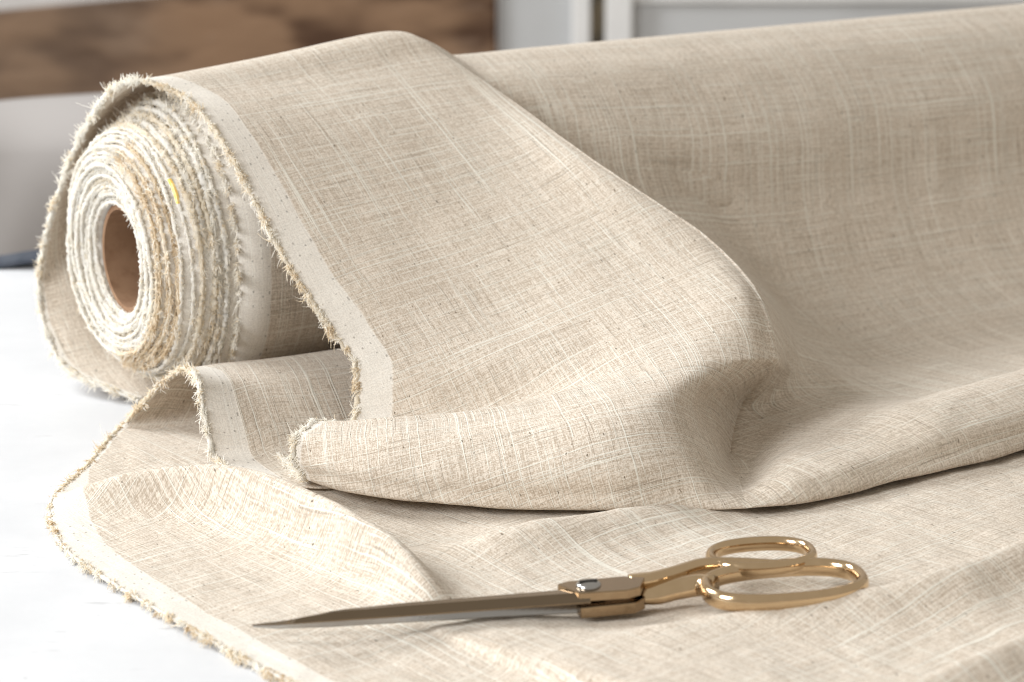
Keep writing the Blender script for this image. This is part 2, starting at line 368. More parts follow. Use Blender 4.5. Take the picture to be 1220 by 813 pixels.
for ci_, c_ in enumerate(cols):      # one more row just above the table, so the fold turns under tightly
    m_ = .5 * (c_[13] + c_[14]) + NN * .0025
    c_.insert(14, {5: T(853, 586, .3235), 6: T(884, 587, .3235), 7: T(893, 586, .3255), 8: T(954, 573, .337)}.get(ci_, m_))
for ci_, c_ in enumerate(cols):      # and one just below the crest: rounded on the rolled end, a tight fold further right
    c_.insert(12, c_[11] + (c_[12] - c_[11]) * .2 + NN * (.0018 if ci_ < 3 else 0) + np.array([0, 0, .0008 if ci_ < 3 else 0]))
mixc = lambda a_, b_, f_: [p + (q - p) * f_ for p, q in zip(a_, b_)]
cols.insert(7, mixc(cols[6], cols[7], .16)); cols.insert(6, mixc(cols[5], cols[6], .78))     # keeps the ridge crisp
net = np.array(cols).transpose(1, 0, 2)          # rows, cols
net[0, :, 2] = 0.003
G = interp(net, 12)                              # rows dense
G = interp(G.transpose(1, 0, 2), 20).transpose(1, 0, 2)
# re-space every row and column by arc length so faces stay even
ROWN, COLN = G.shape[:2]
G = smooth(G, 1)
U1 = arc(G, 1); srow = (G - O0) @ AX
wcol = np.clip((np.arange(COLN) - 6 * 20) / (3.5 * 20), 0, 1); wcol = (wcol * wcol * (3 - 2 * wcol))[None, :]
E1 = U1.copy(); U1 = U1 * (1 - wcol) + (srow + 0.02) * wcol; V1 = arc(G, 0)
v_top = V1[4 * 12]; V1 = V1 - v_top[None, :]
def arap_uv(P, UV, sr, sc_, it):
    # as-rigid-as-possible flattening on a coarse lattice, so that the weave stays square and follows the folds
    nr, nc = P.shape[:2]
    ri = np.unique(np.r_[np.arange(0, nr, sr), nr - 1]); ci = np.unique(np.r_[np.arange(0, nc, sc_), nc - 1])
    q = np.ix_(ri, ci); Pc = P[q].reshape(-1, 3); W = UV[q].reshape(-1, 2).copy(); m, n = len(ri), len(ci)
    i = (np.arange(m - 1)[:, None] * n + np.arange(n - 1)[None]).ravel()
    T_ = np.concatenate([np.stack([i, i + 1, i + n + 1], 1), np.stack([i, i + n + 1, i + n], 1)])
    p0, p1, p2 = Pc[T_[:, 0]], Pc[T_[:, 1]], Pc[T_[:, 2]]
    e1, e2 = p1 - p0, p2 - p0; l1 = np.linalg.norm(e1, axis=1) + 1e-9; x2 = (e1 * e2).sum(1) / l1; y2 = np.sqrt(np.maximum((e2 ** 2).sum(1) - x2 ** 2, 1e-10))
    X = np.zeros((len(T_), 3, 2)); X[:, 1, 0] = l1; X[:, 2, 0] = x2; X[:, 2, 1] = y2
    sgn = np.sign(np.median(np.cross(W[T_[:, 1]] - W[T_[:, 0]], W[T_[:, 2]] - W[T_[:, 0]]))); X[:, :, 1] *= sgn
    ct = []
    for k_ in range(3):
        u_, v_ = X[:, (k_ + 1) % 3] - X[:, k_], X[:, (k_ + 2) % 3] - X[:, k_]
        ct.append(np.clip((u_ * v_).sum(1) / (np.abs(u_[:, 0] * v_[:, 1] - u_[:, 1] * v_[:, 0]) + 1e-9), .05, 5))
    N_ = m * n; Lm = np.zeros((N_, N_)); ed = []
    for k_ in range(3):                   # edge opposite corner k
        a_, b_ = (k_ + 1) % 3, (k_ + 2) % 3; w_ = ct[k_]; ia, ib = T_[:, a_], T_[:, b_]; ed.append((a_, b_, w_, ia, ib))
        np.add.at(Lm, (ia, ia), w_); np.add.at(Lm, (ib, ib), w_); np.add.at(Lm, (ia, ib), -w_); np.add.at(Lm, (ib, ia), -w_)
    Lm[0, 0] += 1.0; inv = np.linalg.inv(Lm + 1e-9 * np.eye(N_)); w00 = W[0].copy()
    for _ in range(it):
        S = np.zeros((len(T_), 2, 2))
        for a_, b_, w_, ia, ib in ed: S += w_[:, None, None] * (W[ia] - W[ib])[:, :, None] * (X[:, a_] - X[:, b_])[:, None, :]
        c_, s_ = S[:, 0, 0] + S[:, 1, 1], S[:, 1, 0] - S[:, 0, 1]; h_ = np.hypot(c_, s_) + 1e-15; c_, s_ = c_ / h_, s_ / h_
        Rt = np.stack([np.stack([c_, -s_], 1), np.stack([s_, c_], 1)], 1); B = np.zeros((N_, 2)); B[0] += w00
        for a_, b_, w_, ia, ib in ed:
            r_ = w_[:, None] * np.einsum('tij,tj->ti', Rt, X[:, a_] - X[:, b_]); np.add.at(B, ia, r_); np.add.at(B, ib, -r_)
        W = inv @ B
    W = W.reshape(m, n, 2)
    A_ = np.stack([[np.interp(np.arange(nc), ci, W[i_, :, k_]) for i_ in range(m)] for k_ in (0, 1)], -1)
    O_ = np.stack([np.stack([np.interp(np.arange(nr), ri, A_[:, j, k_]) for j in range(nc)], 1) for k_ in (0, 1)], -1)
    return smooth(O_, 6)
UVr = arap_uv(G, np.stack([U1, V1], -1), 4, 7, 30); U1, V1 = UVr[..., 0], UVr[..., 1]
# the woven band narrows where the edge is turned in: round the back of the roll and at the rolled front fold
rowf = np.arange(ROWN) / 12.
E1 = E1 + np.interp(rowf, [0, 3.2, 4.2, 10.3, 11, 16], [.013, .013, 0, 0, .013, .014])[:, None]
# gentle creases
du = np.gradient(G, axis=1); dv = np.gradient(G, axis=0); NR = np.cross(du, dv); NR /= np.linalg.norm(NR, axis=2)[..., None] + 1e-9
amp = 0.0006 * np.clip((np.arange(ROWN)[:, None] - 48) / 40, 0, 1)
G = G + NR * (amp * vnoise(U1 * 1.3, V1 * .6, 38, 3) + 0.5 * amp * vnoise(U1 * .7 + V1, V1, 75, 4))[..., None]
G[..., 2] = np.maximum(G[..., 2], 0.0022)

# ---- P2: the standing fold behind the flap (near leg and crest)
hum = []
left = [at_z(134, 519, .0068), T(150, 503, .066), T(165, 487, .068), T(183, 466, .072), T(203, 448, .081), T(222, 439, .100), T(235, 449, .122), T(241, 480, .133), T(248, 515, .140), T(257, 548, .146), st(-.02, .18, .009)]
hum.append(left)
for s, dz, tz in ((.005, 0, 0), (.03, -.001, .001), (.06, -.002, .0), (.10, -.001, .003), (.14, 0, .003)):
    hum.append([st(s, q[0] + tz, q[1] + (dz if q[1] > .03 else 0)) for q in ((.085, .0060), (.069, .0105), (.067, .020), (.070, .030), (.080, .0375), (.098, .0415), (.120, .0400), (.134, .032), (.146, .021), (.158, .0115), (.2, .0075))])
hn = np.array(hum).transpose(1, 0, 2); HG = interp(hn, 10); HG = interp(HG.transpose(1, 0, 2), 14).transpose(1, 0, 2); HG = smooth(HG, 6)
U2 = arc(HG, 1); V2 = arc(HG, 0)

# ---- P3: the sheet lying on the table in front, a height field over the table top
HP = [(60, 602, .004), (66, 636, .003), (90, 665, .0028), (150, 705, .0028), (230, 752, .0028), (330, 805, .0028), (430, 850, .0028),
      (105, 552, .007), (150, 502, .009), (185, 500, .007), (235, 500, .007), (235, 535, .0075), (160, 540, .0075),
      (200, 610, .003), (300, 610, .003), (400, 660, .003), (200, 650, .0028), (300, 670, .0026), (370, 700, .0025), (330, 745, .0024), (440, 745, .0030), (440, 780, .0024), (540, 800, .0024), (600, 830, .0024),
      (350, 580, .006), (470, 612, .0035), (545, 668, .0040), (620, 628, .007), (730, 612, .007), (800, 618, .0075), (500, 700, .0055),
      (620, 665, .0065), (700, 650, .007), (800, 645, .0075), (900, 630, .008), (1000, 615, .009), (1100, 590, .010), (1220, 565, .010),
      (560, 720, .0060), (650, 715, .0070), (720, 710, .0075), (800, 705, .0075), (900, 690, .0080), (980, 690, .0080), (1040, 685, .0085), (900, 650, .0085), (830, 675, .0082),
      (530, 752, .0065), (600, 772, .0070), (690, 795, .0075), (720, 745, .0075), (800, 735, .0085),
      (870, 731, .0095), (950, 720, .0100), (1040, 706, .0105), (1130, 687, .0110), (1220, 662, .0110),
      (900, 770, .0105), (1000, 765, .0105), (1100, 752, .011), (1220, 720, .011), (1000, 815, .011), (1220, 800, .012), (800, 790, .0105), (800, 850, .011), (1100, 850, .012),
      (1300, 640, .012), (1300, 760, .013), (1350, 560, .010)]
hx = np.array([at_z(*p) for p in HP])
hx = np.concatenate([hx, [[.1, 1.12, .006], [.3, 1.15, .006], [.5, 1.05, .010], [.5, .9, .02], [.4, .7, .02], [.1, .65, .012], [-.05, .72, .003], [-.02, 1.07, .006], [.15, 1.05, .007], [.3, 1.06, .008]], [st(.012, .125, .008), st(.012, .15, .006), st(.05, .12, .006), st(.05, .17, .006), st(.1, .15, .006), st(.03, .08, .006), st(.1, .09, .006), st(.2, .06, .005), st(.5, .06, .005), st(.75, .04, .005), st(.4, .2, .006), st(.6, .2, .006), st(.0, .05, .006)]])
def tps_fit(xy, z, reg=2e-5):
    n = len(xy); d2 = ((xy[:, None] - xy[None]) ** 2).sum(-1); K = np.where(d2 > 0, 0.5 * d2 * np.log(d2 + 1e-12), 0)
    P_ = np.c_[np.ones(n), xy]; M = np.zeros((n + 3, n + 3)); M[:n, :n] = K + reg * np.eye(n); M[:n, n:] = P_; M[n:, :n] = P_.T
    return np.linalg.solve(M, np.r_[z, 0, 0, 0])
HXY = hx[:, :2] * 3; WT = tps_fit(HXY, hx[:, 2])
def height(X, Y):
    q = np.stack([X.ravel(), Y.ravel()], 1) * 3; d2 = ((q[:, None] - HXY[None]) ** 2).sum(-1)
    K = np.where(d2 > 0, 0.5 * d2 * np.log(d2 + 1e-12), 0)
    return (K @ WT[:-3] + WT[-3] + q @ WT[-2:]).reshape(X.shape)
lb = [(176, 474, .008), (150, 502, .009), (126, 529, .008), (105, 552, .0075), (74, 580, .006), (60, 603, .005), (66, 636, .003), (92, 667, .0028), (150, 705, .0028), (230, 752, .0028), (330, 805, .0028), (430, 850, .0028), (520, 888, .0028)]
LB = np.array([at_z(*p) for p in lb]); LBd = resample(interp(LB, 20), 360)
rb = np.array([st(.75, .045, 0), [.56, 1.30, 0], [.52, 1.0, 0], [.50, .85, 0], [.40, .70, 0]]); RBd = resample(interp(rb, 40), 360)
tt = np.linspace(0, 1, 420) ** 1.12
FX = LBd[:, None, :] * (1 - tt)[None, :, None] + RBd[:, None, :] * tt[None, :, None]
Z3 = height(FX[..., 0], FX[..., 1])
Z3[:, 0] = Z3[:, 0]
def polydist(pl, X, Y):
    dm = np.full(X.shape, 9.); fr = np.zeros(X.shape); sg = np.ones(X.shape)
    for i in range(len(pl) - 1):
        a_, b_ = pl[i], pl[i + 1]; ab = b_ - a_; tq = np.clip(((X - a_[0]) * ab[0] + (Y - a_[1]) * ab[1]) / (ab @ ab), 0, 1)
        ex, ey = X - a_[0] - tq * ab[0], Y - a_[1] - tq * ab[1]; d = np.hypot(ex, ey); m = d < dm
        dm = np.where(m, d, dm); fr = np.where(m, (i + tq) / (len(pl) - 1), fr); sg = np.where(m, np.sign(ab[0] * ey - ab[1] * ex), sg)
    return dm * sg, fr
def wave(pts, w_front, w_back, X, Y, Z):
    P_ = np.array([np.r_[at_z(x, y, z0 + a)[:2], a] for x, y, z0, a in pts]); D = interp(P_, 12)
    sd, fr = polydist(D[:, :2], X, Y); amp = np.interp(fr, np.linspace(0, 1, len(D)), D[:, 2])
    q = np.where(sd < 0, -sd / w_front, sd / w_back)
    return Z + amp * (1 + q * q) ** -1.6
Z3 = wave([(70, 594, .004, .002), (100, 578, .005, .009), (140, 565, .005, .0145), (185, 555, .005, .019), (240, 549, .005, .0235), (300, 553, .006, .0265), (370, 577, .006, .0275), (430, 612, .006, .0250), (480, 652, .006, .0190), (510, 690, .006, .0110), (524, 722, .006, .0032), (530, 742, .006, .0)], .0100, .0125, FX[..., 0], FX[..., 1], Z3)
Z3 = wave([(470, 655, .006, .0), (520, 647, .006, .006), (580, 634, .007, .0105), (650, 620, .007, .0125), (730, 610, .007, .011), (820, 602, .007, .006), (900, 600, .008, .0)], .022, .012, FX[..., 0], FX[..., 1], Z3)
Z3 = wave([(640, 790, .009, .0), (760, 755, .009, .003), (880, 731, .010, .0060), (960, 718, .010, .0088), (1040, 702, .011, .0112), (1130, 678, .011, .0145), (1220, 644, .011, .0170), (1320, 604, .012, .0180)], .022, .007, FX[..., 0], FX[..., 1], Z3)
Z3 = wave([(960, 860, .010, .004), (1090, 814, .011, .013), (1220, 758, .012, .018), (1340, 700, .012, .020)], .020, .009, FX[..., 0], FX[..., 1], Z3)
# the pleat: right side laps over the lower sheet along a curved line
pl = np.array([at_z(*p) for p in ((524, 690, .008), (508, 712, .008), (506, 736, .008), (532, 757, .008), (592, 781, .008), (662, 805, .008), (760, 840, .008))])[:, :2]
pl = resample(interp(pl, 10), 120); X, Y = FX[..., 0], FX[..., 1]
dm = np.full(X.shape, 9.); fr = np.zeros(X.shape); sg = np.ones(X.shape)
for i in range(len(pl) - 1):
    a_, b_ = pl[i], pl[i + 1]; ab = b_ - a_; tq = np.clip(((X - a_[0]) * ab[0] + (Y - a_[1]) * ab[1]) / (ab @ ab), 0, 1)
    ex, ey = X - a_[0] - tq * ab[0], Y - a_[1] - tq * ab[1]; d = np.hypot(ex, ey); m = d < dm
    dm = np.where(m, d, dm); fr = np.where(m, (i + tq) / len(pl), fr); sg = np.where(m, np.sign(ab[0] * ey - ab[1] * ex), sg)
sd = dm * sg
gate = np.clip((fr - .24) / .34, 0, 1); gate = gate * gate * (3 - 2 * gate)
stp = 1 / (1 + np.exp(-np.clip(sd, -.05, .05) / .0014)); Z3 = Z3 + gate * np.exp(-np.maximum(sd, 0) / .03) * .0052 * stp * (sd > -.01) - gate * .0012 * np.exp(-(np.minimum(sd, 0) / .004) ** 2) * (sd < 0)
Z3 = Z3 + .0006 * vnoise(X * 1.0 + Y * .4, Y, 45, 8) + .00035 * vnoise(X - Y * .5, Y + X, 95, 9)
sl, tl = (FX - O0) @ AX, (FX - O0) @ NN
inside = np.clip((sl + .045) / .02, 0, 1) * np.clip((.128 - tl) / .015, 0, 1) * (tl > .03)
Z3 = Z3 * (1 - inside) + np.minimum(Z3, .0075) * inside
Z3 = np.maximum(Z3, 0.0019)
FG = FX.copy(); FG[..., 2] = Z3
wd = np.array([.65, -.76]); wu = np.array([.76, .65])
U3 = arc(FG, 1)
UV3 = np.stack([FG[..., 0] * wu[0] + FG[..., 1] * wu[1], FG[..., 0] * wd[0] + FG[..., 1] * wd[1]], -1)
E3 = U3.copy()
nb = int(np.argmin(np.linalg.norm(LBd - LB[4], axis=1))); E3 += (np.clip((nb + 12 - np.arange(360)) / 30, 0, 1) * .014)[:, None]

O3 = np.array(O0)
cloth_obj('unrolled_cloth', [(G - O3, np.stack([U1, V1], -1), E1), (HG - O3, np.stack([U2 + .7, V2], -1), U2 + (np.clip((54 - np.arange(HG.shape[0])) / 10, 0, 1) * .014)[:, None]), (FG - O3, UV3, E3)], LINEN, roll)

# ---- rolled body under the flap and the wound layers of its end
def ring_surface(r, s0, s1, n=140, m=6, osc=1.0, zc=None, wob=0.0, seed=0):
    zc = ZC - .002 if zc is None else zc
    g = np.random.default_rng(seed); ph = g.uniform(0, 6.28, 6); am = g.normal(0, 1, 6)
    th = np.linspace(0, 2 * math.pi, n); P = np.zeros((m, n, 3))
    wv = sum(am[i] * np.sin((i + 1) * th + ph[i]) / (i + 1) for i in range(6))
    wr = sum(am[5 - i] * np.sin((i + 2) * th + ph[i]) / (i + 2) for i in range(4))
    for j in range(m):
        f = j / (m - 1); s = s0 + wob * wv * (1 - f) + (s1 - s0) * f
        rr = r + (.0006 if r < .065 else .0011) * wr * (1 - f)
        P[j] = st(0, 0, 0) + AX * s[:, None] + NN * (rr * osc * np.sin(th))[:, None] + np.array([0, 0, 1.]) * (zc + rr * np.cos(th))[:, None]
    return P, th
P, th = ring_surface(.0785, .024, 1.0, m=60, wob=.0012, seed=2, zc=.0815)
U = arc(P, 0); Vv = arc(P, 1)
body = cloth_obj('rolled_body', [(P - O3, np.stack([U + 2, Vv], -1), U)], LINEN, roll)
edge_fringe(P[0] - O3, P[1] - O3, 9, .0050, .00025, (FR_WHITE, FR_CREAM), body, (.8, .2), curl=.8)
# cardboard core
Pi, _ = ring_surface(.0255, -.005, .9, m=8, n=64, zc=.0775); Po, _ = ring_surface(.0282, -.005, .9, m=8, n=64, zc=.0775)
core = cloth_obj('cardboard_core', [(Pi - O3, np.zeros(Pi.shape[:2] + (2,)), np.ones(Pi.shape[:2])), (Po - O3, np.zeros(Po.shape[:2] + (2,)), np.ones(Po.shape[:2])),
                                    (np.stack([Pi[0], Po[0]]) - O3, np.zeros((2, 64, 2)), np.ones((2, 64)))], CARD, roll, thick=0)
specs = []
for i in range(20):
    r = .0293 + i * .0018; f = i / 19
    specs.append((r, -.007 - .004 * math.sin(f * 2.6) + (.009 * max(0, f - .66) / .34) + .0012 * math.sin(i * 2.4), 1.08 + .06 * f, .0780 + .003 * f))
specs += [(.0655, .0050, 1.12, .0800), (.0668, .0085, 1.08, .0802), (.0695, .0120, 1.05, .0805), (.0725, .0145, 1.03, .0808), (.0755, .0180, 1.0, .081)]
for i, (r, s0, osc, zc) in enumerate(specs):
    P, th = ring_surface(r, s0, s0 + .035, m=5, osc=osc, zc=zc, wob=.0009, seed=20 + i)
    U = arc(P, 0); Vv = arc(P, 1)
    lay = cloth_obj('fabric_layer', [(P - O3, np.stack([U + 3 + i, Vv], -1), U * .4)], LINEN, roll)
    edge, inn = P[0] - O3, P[1] - O3
    tan_band = .0495 < r < .0615
    hf = (th > .10) & (th < 3.2)
    if tan_band:      # looped brownish threads show on the front half of these layers
        bead(edge[hf], .0008, FR_TAN if i % 3 else FR_CREAM, lay, i)
        edge_fringe(edge[hf], inn[hf], 5, .0036, .00026, (FR_TAN, FR_CREAM, FR_WHITE), lay, (.36, .42, .22), curl=1.2)
        for h2 in (th >= 3.15, th <= .15):
            bead(edge[h2], .0009, FR_WHITE, lay, i); edge_fringe(edge[h2], inn[h2], 5, .0024, .00024, (FR_WHITE, FR_CREAM), lay, (.85, .15), curl=.9)
    else:
        bead(edge, .0009 if r < .065 else .0013, FR_WHITE if i not in (6, 20, 22) else FR_CREAM, lay, i)
        edge_fringe(edge, inn, 5 if r < .065 else 9, .0024 if r < .065 else .0042, .00024, (FR_WHITE, FR_CREAM), lay, (.88, .12) if r < .06 else (.75, .25), curl=.8)

# small yellow paper tag caught between two layers
YEL = simple('yellow_paper', (0.85, 0.52, 0.08), .7, var=(0.80, 0.62, 0.30), vscale=300)
def at_s(px, py, s_):
    d = ray(px, py); return C0 + d * ((s_ - (C0 - O0) @ AX) / (d @ AX))
tg0 = [at_s(x, y, -.009) - O3 for x, y in ((199, 214), (203, 222), (207, 233), (210, 243))]; tg1 = [at_s(x, y, -.009) - O3 for x, y in ((201, 213), (206, 221), (210, 232), (212, 243))]
Vt = [p for ab in zip(tg0, tg1) for p in ab]; Vt += [p + AX * .0012 for p in Vt]
Ft = [(2*i, 2*i+1, 2*i+3, 2*i+2) for i in range(3)] + [(8+2*i, 8+2*i+2, 8+2*i+3, 8+2*i+1) for i in range(3)]
for i in range(3): Ft += [(2*i, 2*i+2, 8+2*i+2, 8+2*i), (2*i+1, 8+2*i+1, 8+2*i+3, 2*i+3)]
pt = mesh_obj('paper_tag', Vt, Ft, YEL, roll, smooth=False); pt['label'] = 'tiny yellow paper tag between roll layers'
# ---- frayed selvage edges of the unrolled cloth
cl = bpy.data.objects['unrolled_cloth']
a0, a1, a2 = 0, 4 * 12 + 4, 10 * 12 + 4
for (i0, i1, dens, ln, mats, pr, br, bm_, cu) in ((a0, a1, 13, .0040, (FR_WHITE, FR_CREAM), (.82, .18), .0012, FR_WHITE, .7),
        (a1, a2, 13, .0038, (FR_WHITE, FR_CREAM, FR_TAN), (.6, .35, .05), .0011, FR_CREAM, .7),
        (a2, 17 * 12, 15, .0042, (FR_WHITE, FR_CREAM), (.85, .15), .0012, FR_WHITE, .6)):
    bead(G[i0:i1, 0] - O3, br, bm_, cl, i0); edge_fringe(G[i0:i1, 0] - O3, G[i0:i1, 6] - O3, dens, ln, .00026, mats, cl, pr, curl=cu, jitter=.002)
hs = 54
bead(HG[hs:, 0] - O3, .0010, FR_WHITE, cl, 5); edge_fringe(HG[hs:, 0] - O3, HG[hs:, 5] - O3, 13, .0042, .00026, (FR_WHITE, FR_CREAM), cl, (.8, .2), curl=.8, jitter=.0015)
bead(HG[10:hs, 0] - O3, .0010, FR_CREAM, cl, 9); edge_fringe(HG[10:hs, 0] - O3, HG[10:hs, 5] - O3, 12, .0036, .00026, (FR_CREAM, FR_WHITE, FR_TAN), cl, (.5, .35, .15), curl=.7, jitter=.0015)
bead(FG[:nb, 0] - O3, .0009, FR_CREAM, cl, 6); edge_fringe(FG[:nb, 0] - O3, FG[:nb, 4] - O3, 12, .0038, .00026, (FR_CREAM, FR_TAN, FR_WHITE), cl, (.5, .1, .4), curl=.7, grav=.3, jitter=.0015)
bead(FG[nb:, 0] - O3, .0007, FR_WHITE, cl, 7); edge_fringe(FG[nb:, 0] - O3, FG[nb:, 4] - O3, 10, .0038, .00026, (FR_WHITE, FR_CREAM, FR_TAN), cl, (.5, .38, .12), curl=.6, grav=.25, jitter=.0015, spacing=.003)

# ================================================================== scissors
GOLD = NT('gold_metal')
GOLD.p.inputs['Metallic'].default_value = 1.0; GOLD.p.inputs['Roughness'].default_value = 0.16
tcg = GOLD.n('ShaderNodeTexCoord'); ng = GOLD.noise(tcg.outputs['Object'], 220, 3)
GOLD.link(GOLD.mix(ng, (0.56, 0.41, 0.25), (0.63, 0.48, 0.31)), GOLD.p.inputs['Base Color'])
GOLD.link(GOLD.ramp(ng, .3, .7, .10, .20), GOLD.p.inputs['Roughness']); GOLD = GOLD.m
def brushed(name, c, r):
    k = NT(name); k.p.inputs['Metallic'].default_value = 1.0
    tcx = k.n('ShaderNodeTexCoord'); mp = k.n('ShaderNodeMapping'); mp.inputs['Scale'].default_value = (30, 900, 900); k.link(tcx.outputs['Object'], mp.inputs[0])
    nz = k.noise(mp.outputs[0], 1.0, 3); k.link(k.mix(nz, tuple(q * .85 for q in c), c), k.p.inputs['Base Color'])
    k.link(k.ramp(nz, .3, .7, r * .8, r * 1.25), k.p.inputs['Roughness']); return k.m
GOLD_SATIN = brushed('satin_gold', (0.37, 0.27, 0.17), .16); STEEL = brushed('steel', (0.46, 0.455, 0.45), .2)
tipw = at_z(299, 746, .0070); endw = at_z(1040, 693, .0165)
ex = endw - tipw; ex /= np.linalg.norm(ex); ez = np.cross(ex, np.cross([0, 0, 1.], ex)); ez /= np.linalg.norm(ez); ey = np.cross(ez, ex)
piv = at_z(701, 702, .0172)
sc = thing('scissors', 'gold metal tailoring scissors lying closed on the linen', 'scissors', tuple(piv))
def loc_px(px, py, h):      # pixel -> local scissors coordinates on the plane at local height h
    d = ray(px, py); q = (C0 - piv); k_ = (h - q @ ez) / (d @ ez); p = q + d * k_
    return np.array([p @ ex, p @ ey, h])
RM = np.stack([ex, ey, ez], 1)
def L2W(P): return np.asarray(P) @ RM.T
def prism(name, outline_lo, outline_hi, mat, parent, bevel=.0004):
    import bmesh
    n = len(outline_lo); bm = bmesh.new()
    a = [bm.verts.new(p) for p in L2W(outline_lo)]; b = [bm.verts.new(p) for p in L2W(outline_hi)]
    bm.faces.new(a[::-1]); bm.faces.new(b)
    for i in range(n): bm.faces.new((a[i], a[(i+1) % n], b[(i+1) % n], b[i]))
    bmesh.ops.recalc_face_normals(bm, faces=bm.faces[:])
    if bevel: bmesh.ops.bevel(bm, geom=bm.edges[:], offset=bevel, segments=2, affect='EDGES', profile=.6)
    me = bpy.data.meshes.new(name); bm.to_mesh(me); bm.free(); me.materials.append(mat)
    return link(bpy.data.objects.new(name, me), parent)
def sweep(path, ry, rz, closed=False, n=20, pw=2.4):
    """superelliptic section swept along a path in the local plane"""
    path = np.asarray(path, float); m = len(path)
    tg = np.roll(path, -1, 0) - np.roll(path, 1, 0) if closed else np.gradient(path, axis=0)
    tg /= np.linalg.norm(tg, axis=1)[:, None]; zz = np.array([0, 0, 1.]); sd_ = np.cross(zz, tg); sd_ /= np.linalg.norm(sd_, axis=1)[:, None]; nz_ = np.cross(tg, sd_)
    th = np.linspace(0, 2 * math.pi, n, endpoint=False); c, s = np.cos(th), np.sin(th)
    c, s = np.sign(c) * abs(c) ** (2 / pw), np.sign(s) * abs(s) ** (2 / pw)
    ry = np.broadcast_to(ry, m); rz = np.broadcast_to(rz, m)
    V = path[:, None] + sd_[:, None] * (ry[:, None] * c)[..., None] + nz_[:, None] * (rz[:, None] * s)[..., None]
    F = []
    for i in range(m if closed else m - 1):
        for j in range(n): F.append((i*n+j, i*n+(j+1) % n, ((i+1) % m)*n+(j+1) % n, ((i+1) % m)*n+j))
    if not closed: F += [tuple(range(n))[::-1], tuple((m-1)*n+j for j in range(n))]
    return V.reshape(-1, 3), F
def tube(name, path, ry, rz, mat, parent, closed=False, pw=2.4):
    V, F = sweep(path, ry, rz, closed, pw=pw); return mesh_obj(name, L2W(V), F, mat, parent)
hT, hB = .0012, -.0040      # mid heights of the upper and lower halves (local)
# upper half: blade (flat top, hollow bevel towards the edge), pivot block, shank and thumb ring
def pxl(l, h): return [loc_px(x, y, h) for x, y in l]
def blade(name, back, front, zl, zh, mat, label):
    # back / front: outline of the blade as seen on its upper and lower faces; knife section with a ridge and a ground bevel
    B_ = np.array([loc_px(x, y, zh) for x, y in back]); F_ = np.array([loc_px(x, y, zl) for x, y in front])
    x0 = max(B_[0, 0], F_[0, 0]); xs = x0 + (B_[-1, 0] + .010 - x0) * np.linspace(0, 1, 60) ** 1.4; V = []; F = []; n = len(xs)
    for i, x in enumerate(xs):
        f = i / (n - 1); yb, yf = np.interp(x, B_[:, 0], B_[:, 1]), np.interp(x, F_[:, 0], F_[:, 1])
        if yb < yf + .0002: yb = yf + .0002
        th_ = min(1, .12 + 2.2 * f); zt_ = zl + (zh - zl) * th_; rd = yf + (yb - yf) * .42
        V += [(x, yf, zl), (x, yf, zl + .0006 * th_), (x, rd, zt_), (x, yb, zt_ - .0003 * th_), (x, yb, zl)]
    for i in range(n - 1):
        for j in range(5): F.append((i*5+j, i*5+(j+1) % 5, (i+1)*5+(j+1) % 5, (i+1)*5+j))
    F += [(0, 1, 2, 3, 4), tuple((n-1)*5+j for j in (4, 3, 2, 1, 0))]
    o = mesh_obj(name, L2W(V), F, mat, sc, smooth=False); o['label'] = label; return o
BLADE = brushed('polished_blade', (0.24, 0.185, 0.13), .10)  # polished steel; the brown of reflected surroundings is put into its colour
blade('blade', [(299, 745.5), (312, 741.5), (329, 737.5), (360, 731.5), (395, 726.5), (477, 718), (670, 702)], [(299, 746), (329, 745.5), (395, 741), (477, 735.5), (690, 720)], .0002, .0036, BLADE, 'upper steel scissors blade coloured with a brown reflection')
blade('blade', [(301, 746.5), (329, 743), (395, 734), (477, 726), (690, 709)], [(301, 747.5), (329, 749.5), (395, 747.5), (477, 742.5), (690, 731)], -.0056, -.0004, STEEL, 'lower silver scissors blade')
top_o = [(664, 696), (676, 692.5), (742, 686.5), (768, 688), (763, 699), (748, 703), (690, 707)]
hi = pxl(top_o, .0042); lo = [np.array([p[0], p[1], .0004]) for p in hi]
prism('pivot_block', lo, hi, GOLD_SATIN, sc)
bot_o = [(692, 724.5), (757, 718), (768, 713), (772, 700), (700, 704), (686, 718)]
hi = pxl(bot_o, -.0016); lo = [np.array([p[0], p[1], -.0062]) for p in hi]
prism('pivot_block', lo, hi, GOLD_SATIN, sc)
# screw
V, F = [], []
sp_ = loc_px(701, 697.5, .0042)
rs = .0050; prof = [(rs, 0), (rs, .0006), (rs * .86, .0013), (rs * .5, .0017), (0.0001, .0018)]
for (r_, z_) in prof:
    for j in range(28): V.append((sp_[0] + r_ * math.cos(j * 2 * math.pi / 28), sp_[1] + r_ * math.sin(j * 2 * math.pi / 28), sp_[2] + z_))
for i in range(len(prof) - 1):
    for j in range(28): F.append((i*28+j, i*28+(j+1) % 28, (i+1)*28+(j+1) % 28, (i+1)*28+j))
screw = mesh_obj('screw', L2W(V), F, STEEL, sc)
DARK = simple('screw_slot_dark', (0.05, 0.045, 0.04), 0.6, metal=.6)
z_ = sp_[2] + .00155
prism('screw_slot', [sp_ + [-.0036, -.0009, .0013], sp_ + [.0036, -.0003, .0013], sp_ + [.0036, .0009, .0013], sp_ + [-.0036, .0003, .0013]],
      [sp_ + [-.0036, -.0009, .0022], sp_ + [.0036, -.0003, .0022], sp_ + [.0036, .0009, .0022], sp_ + [-.0036, .0003, .0022]], DARK, screw, bevel=0)
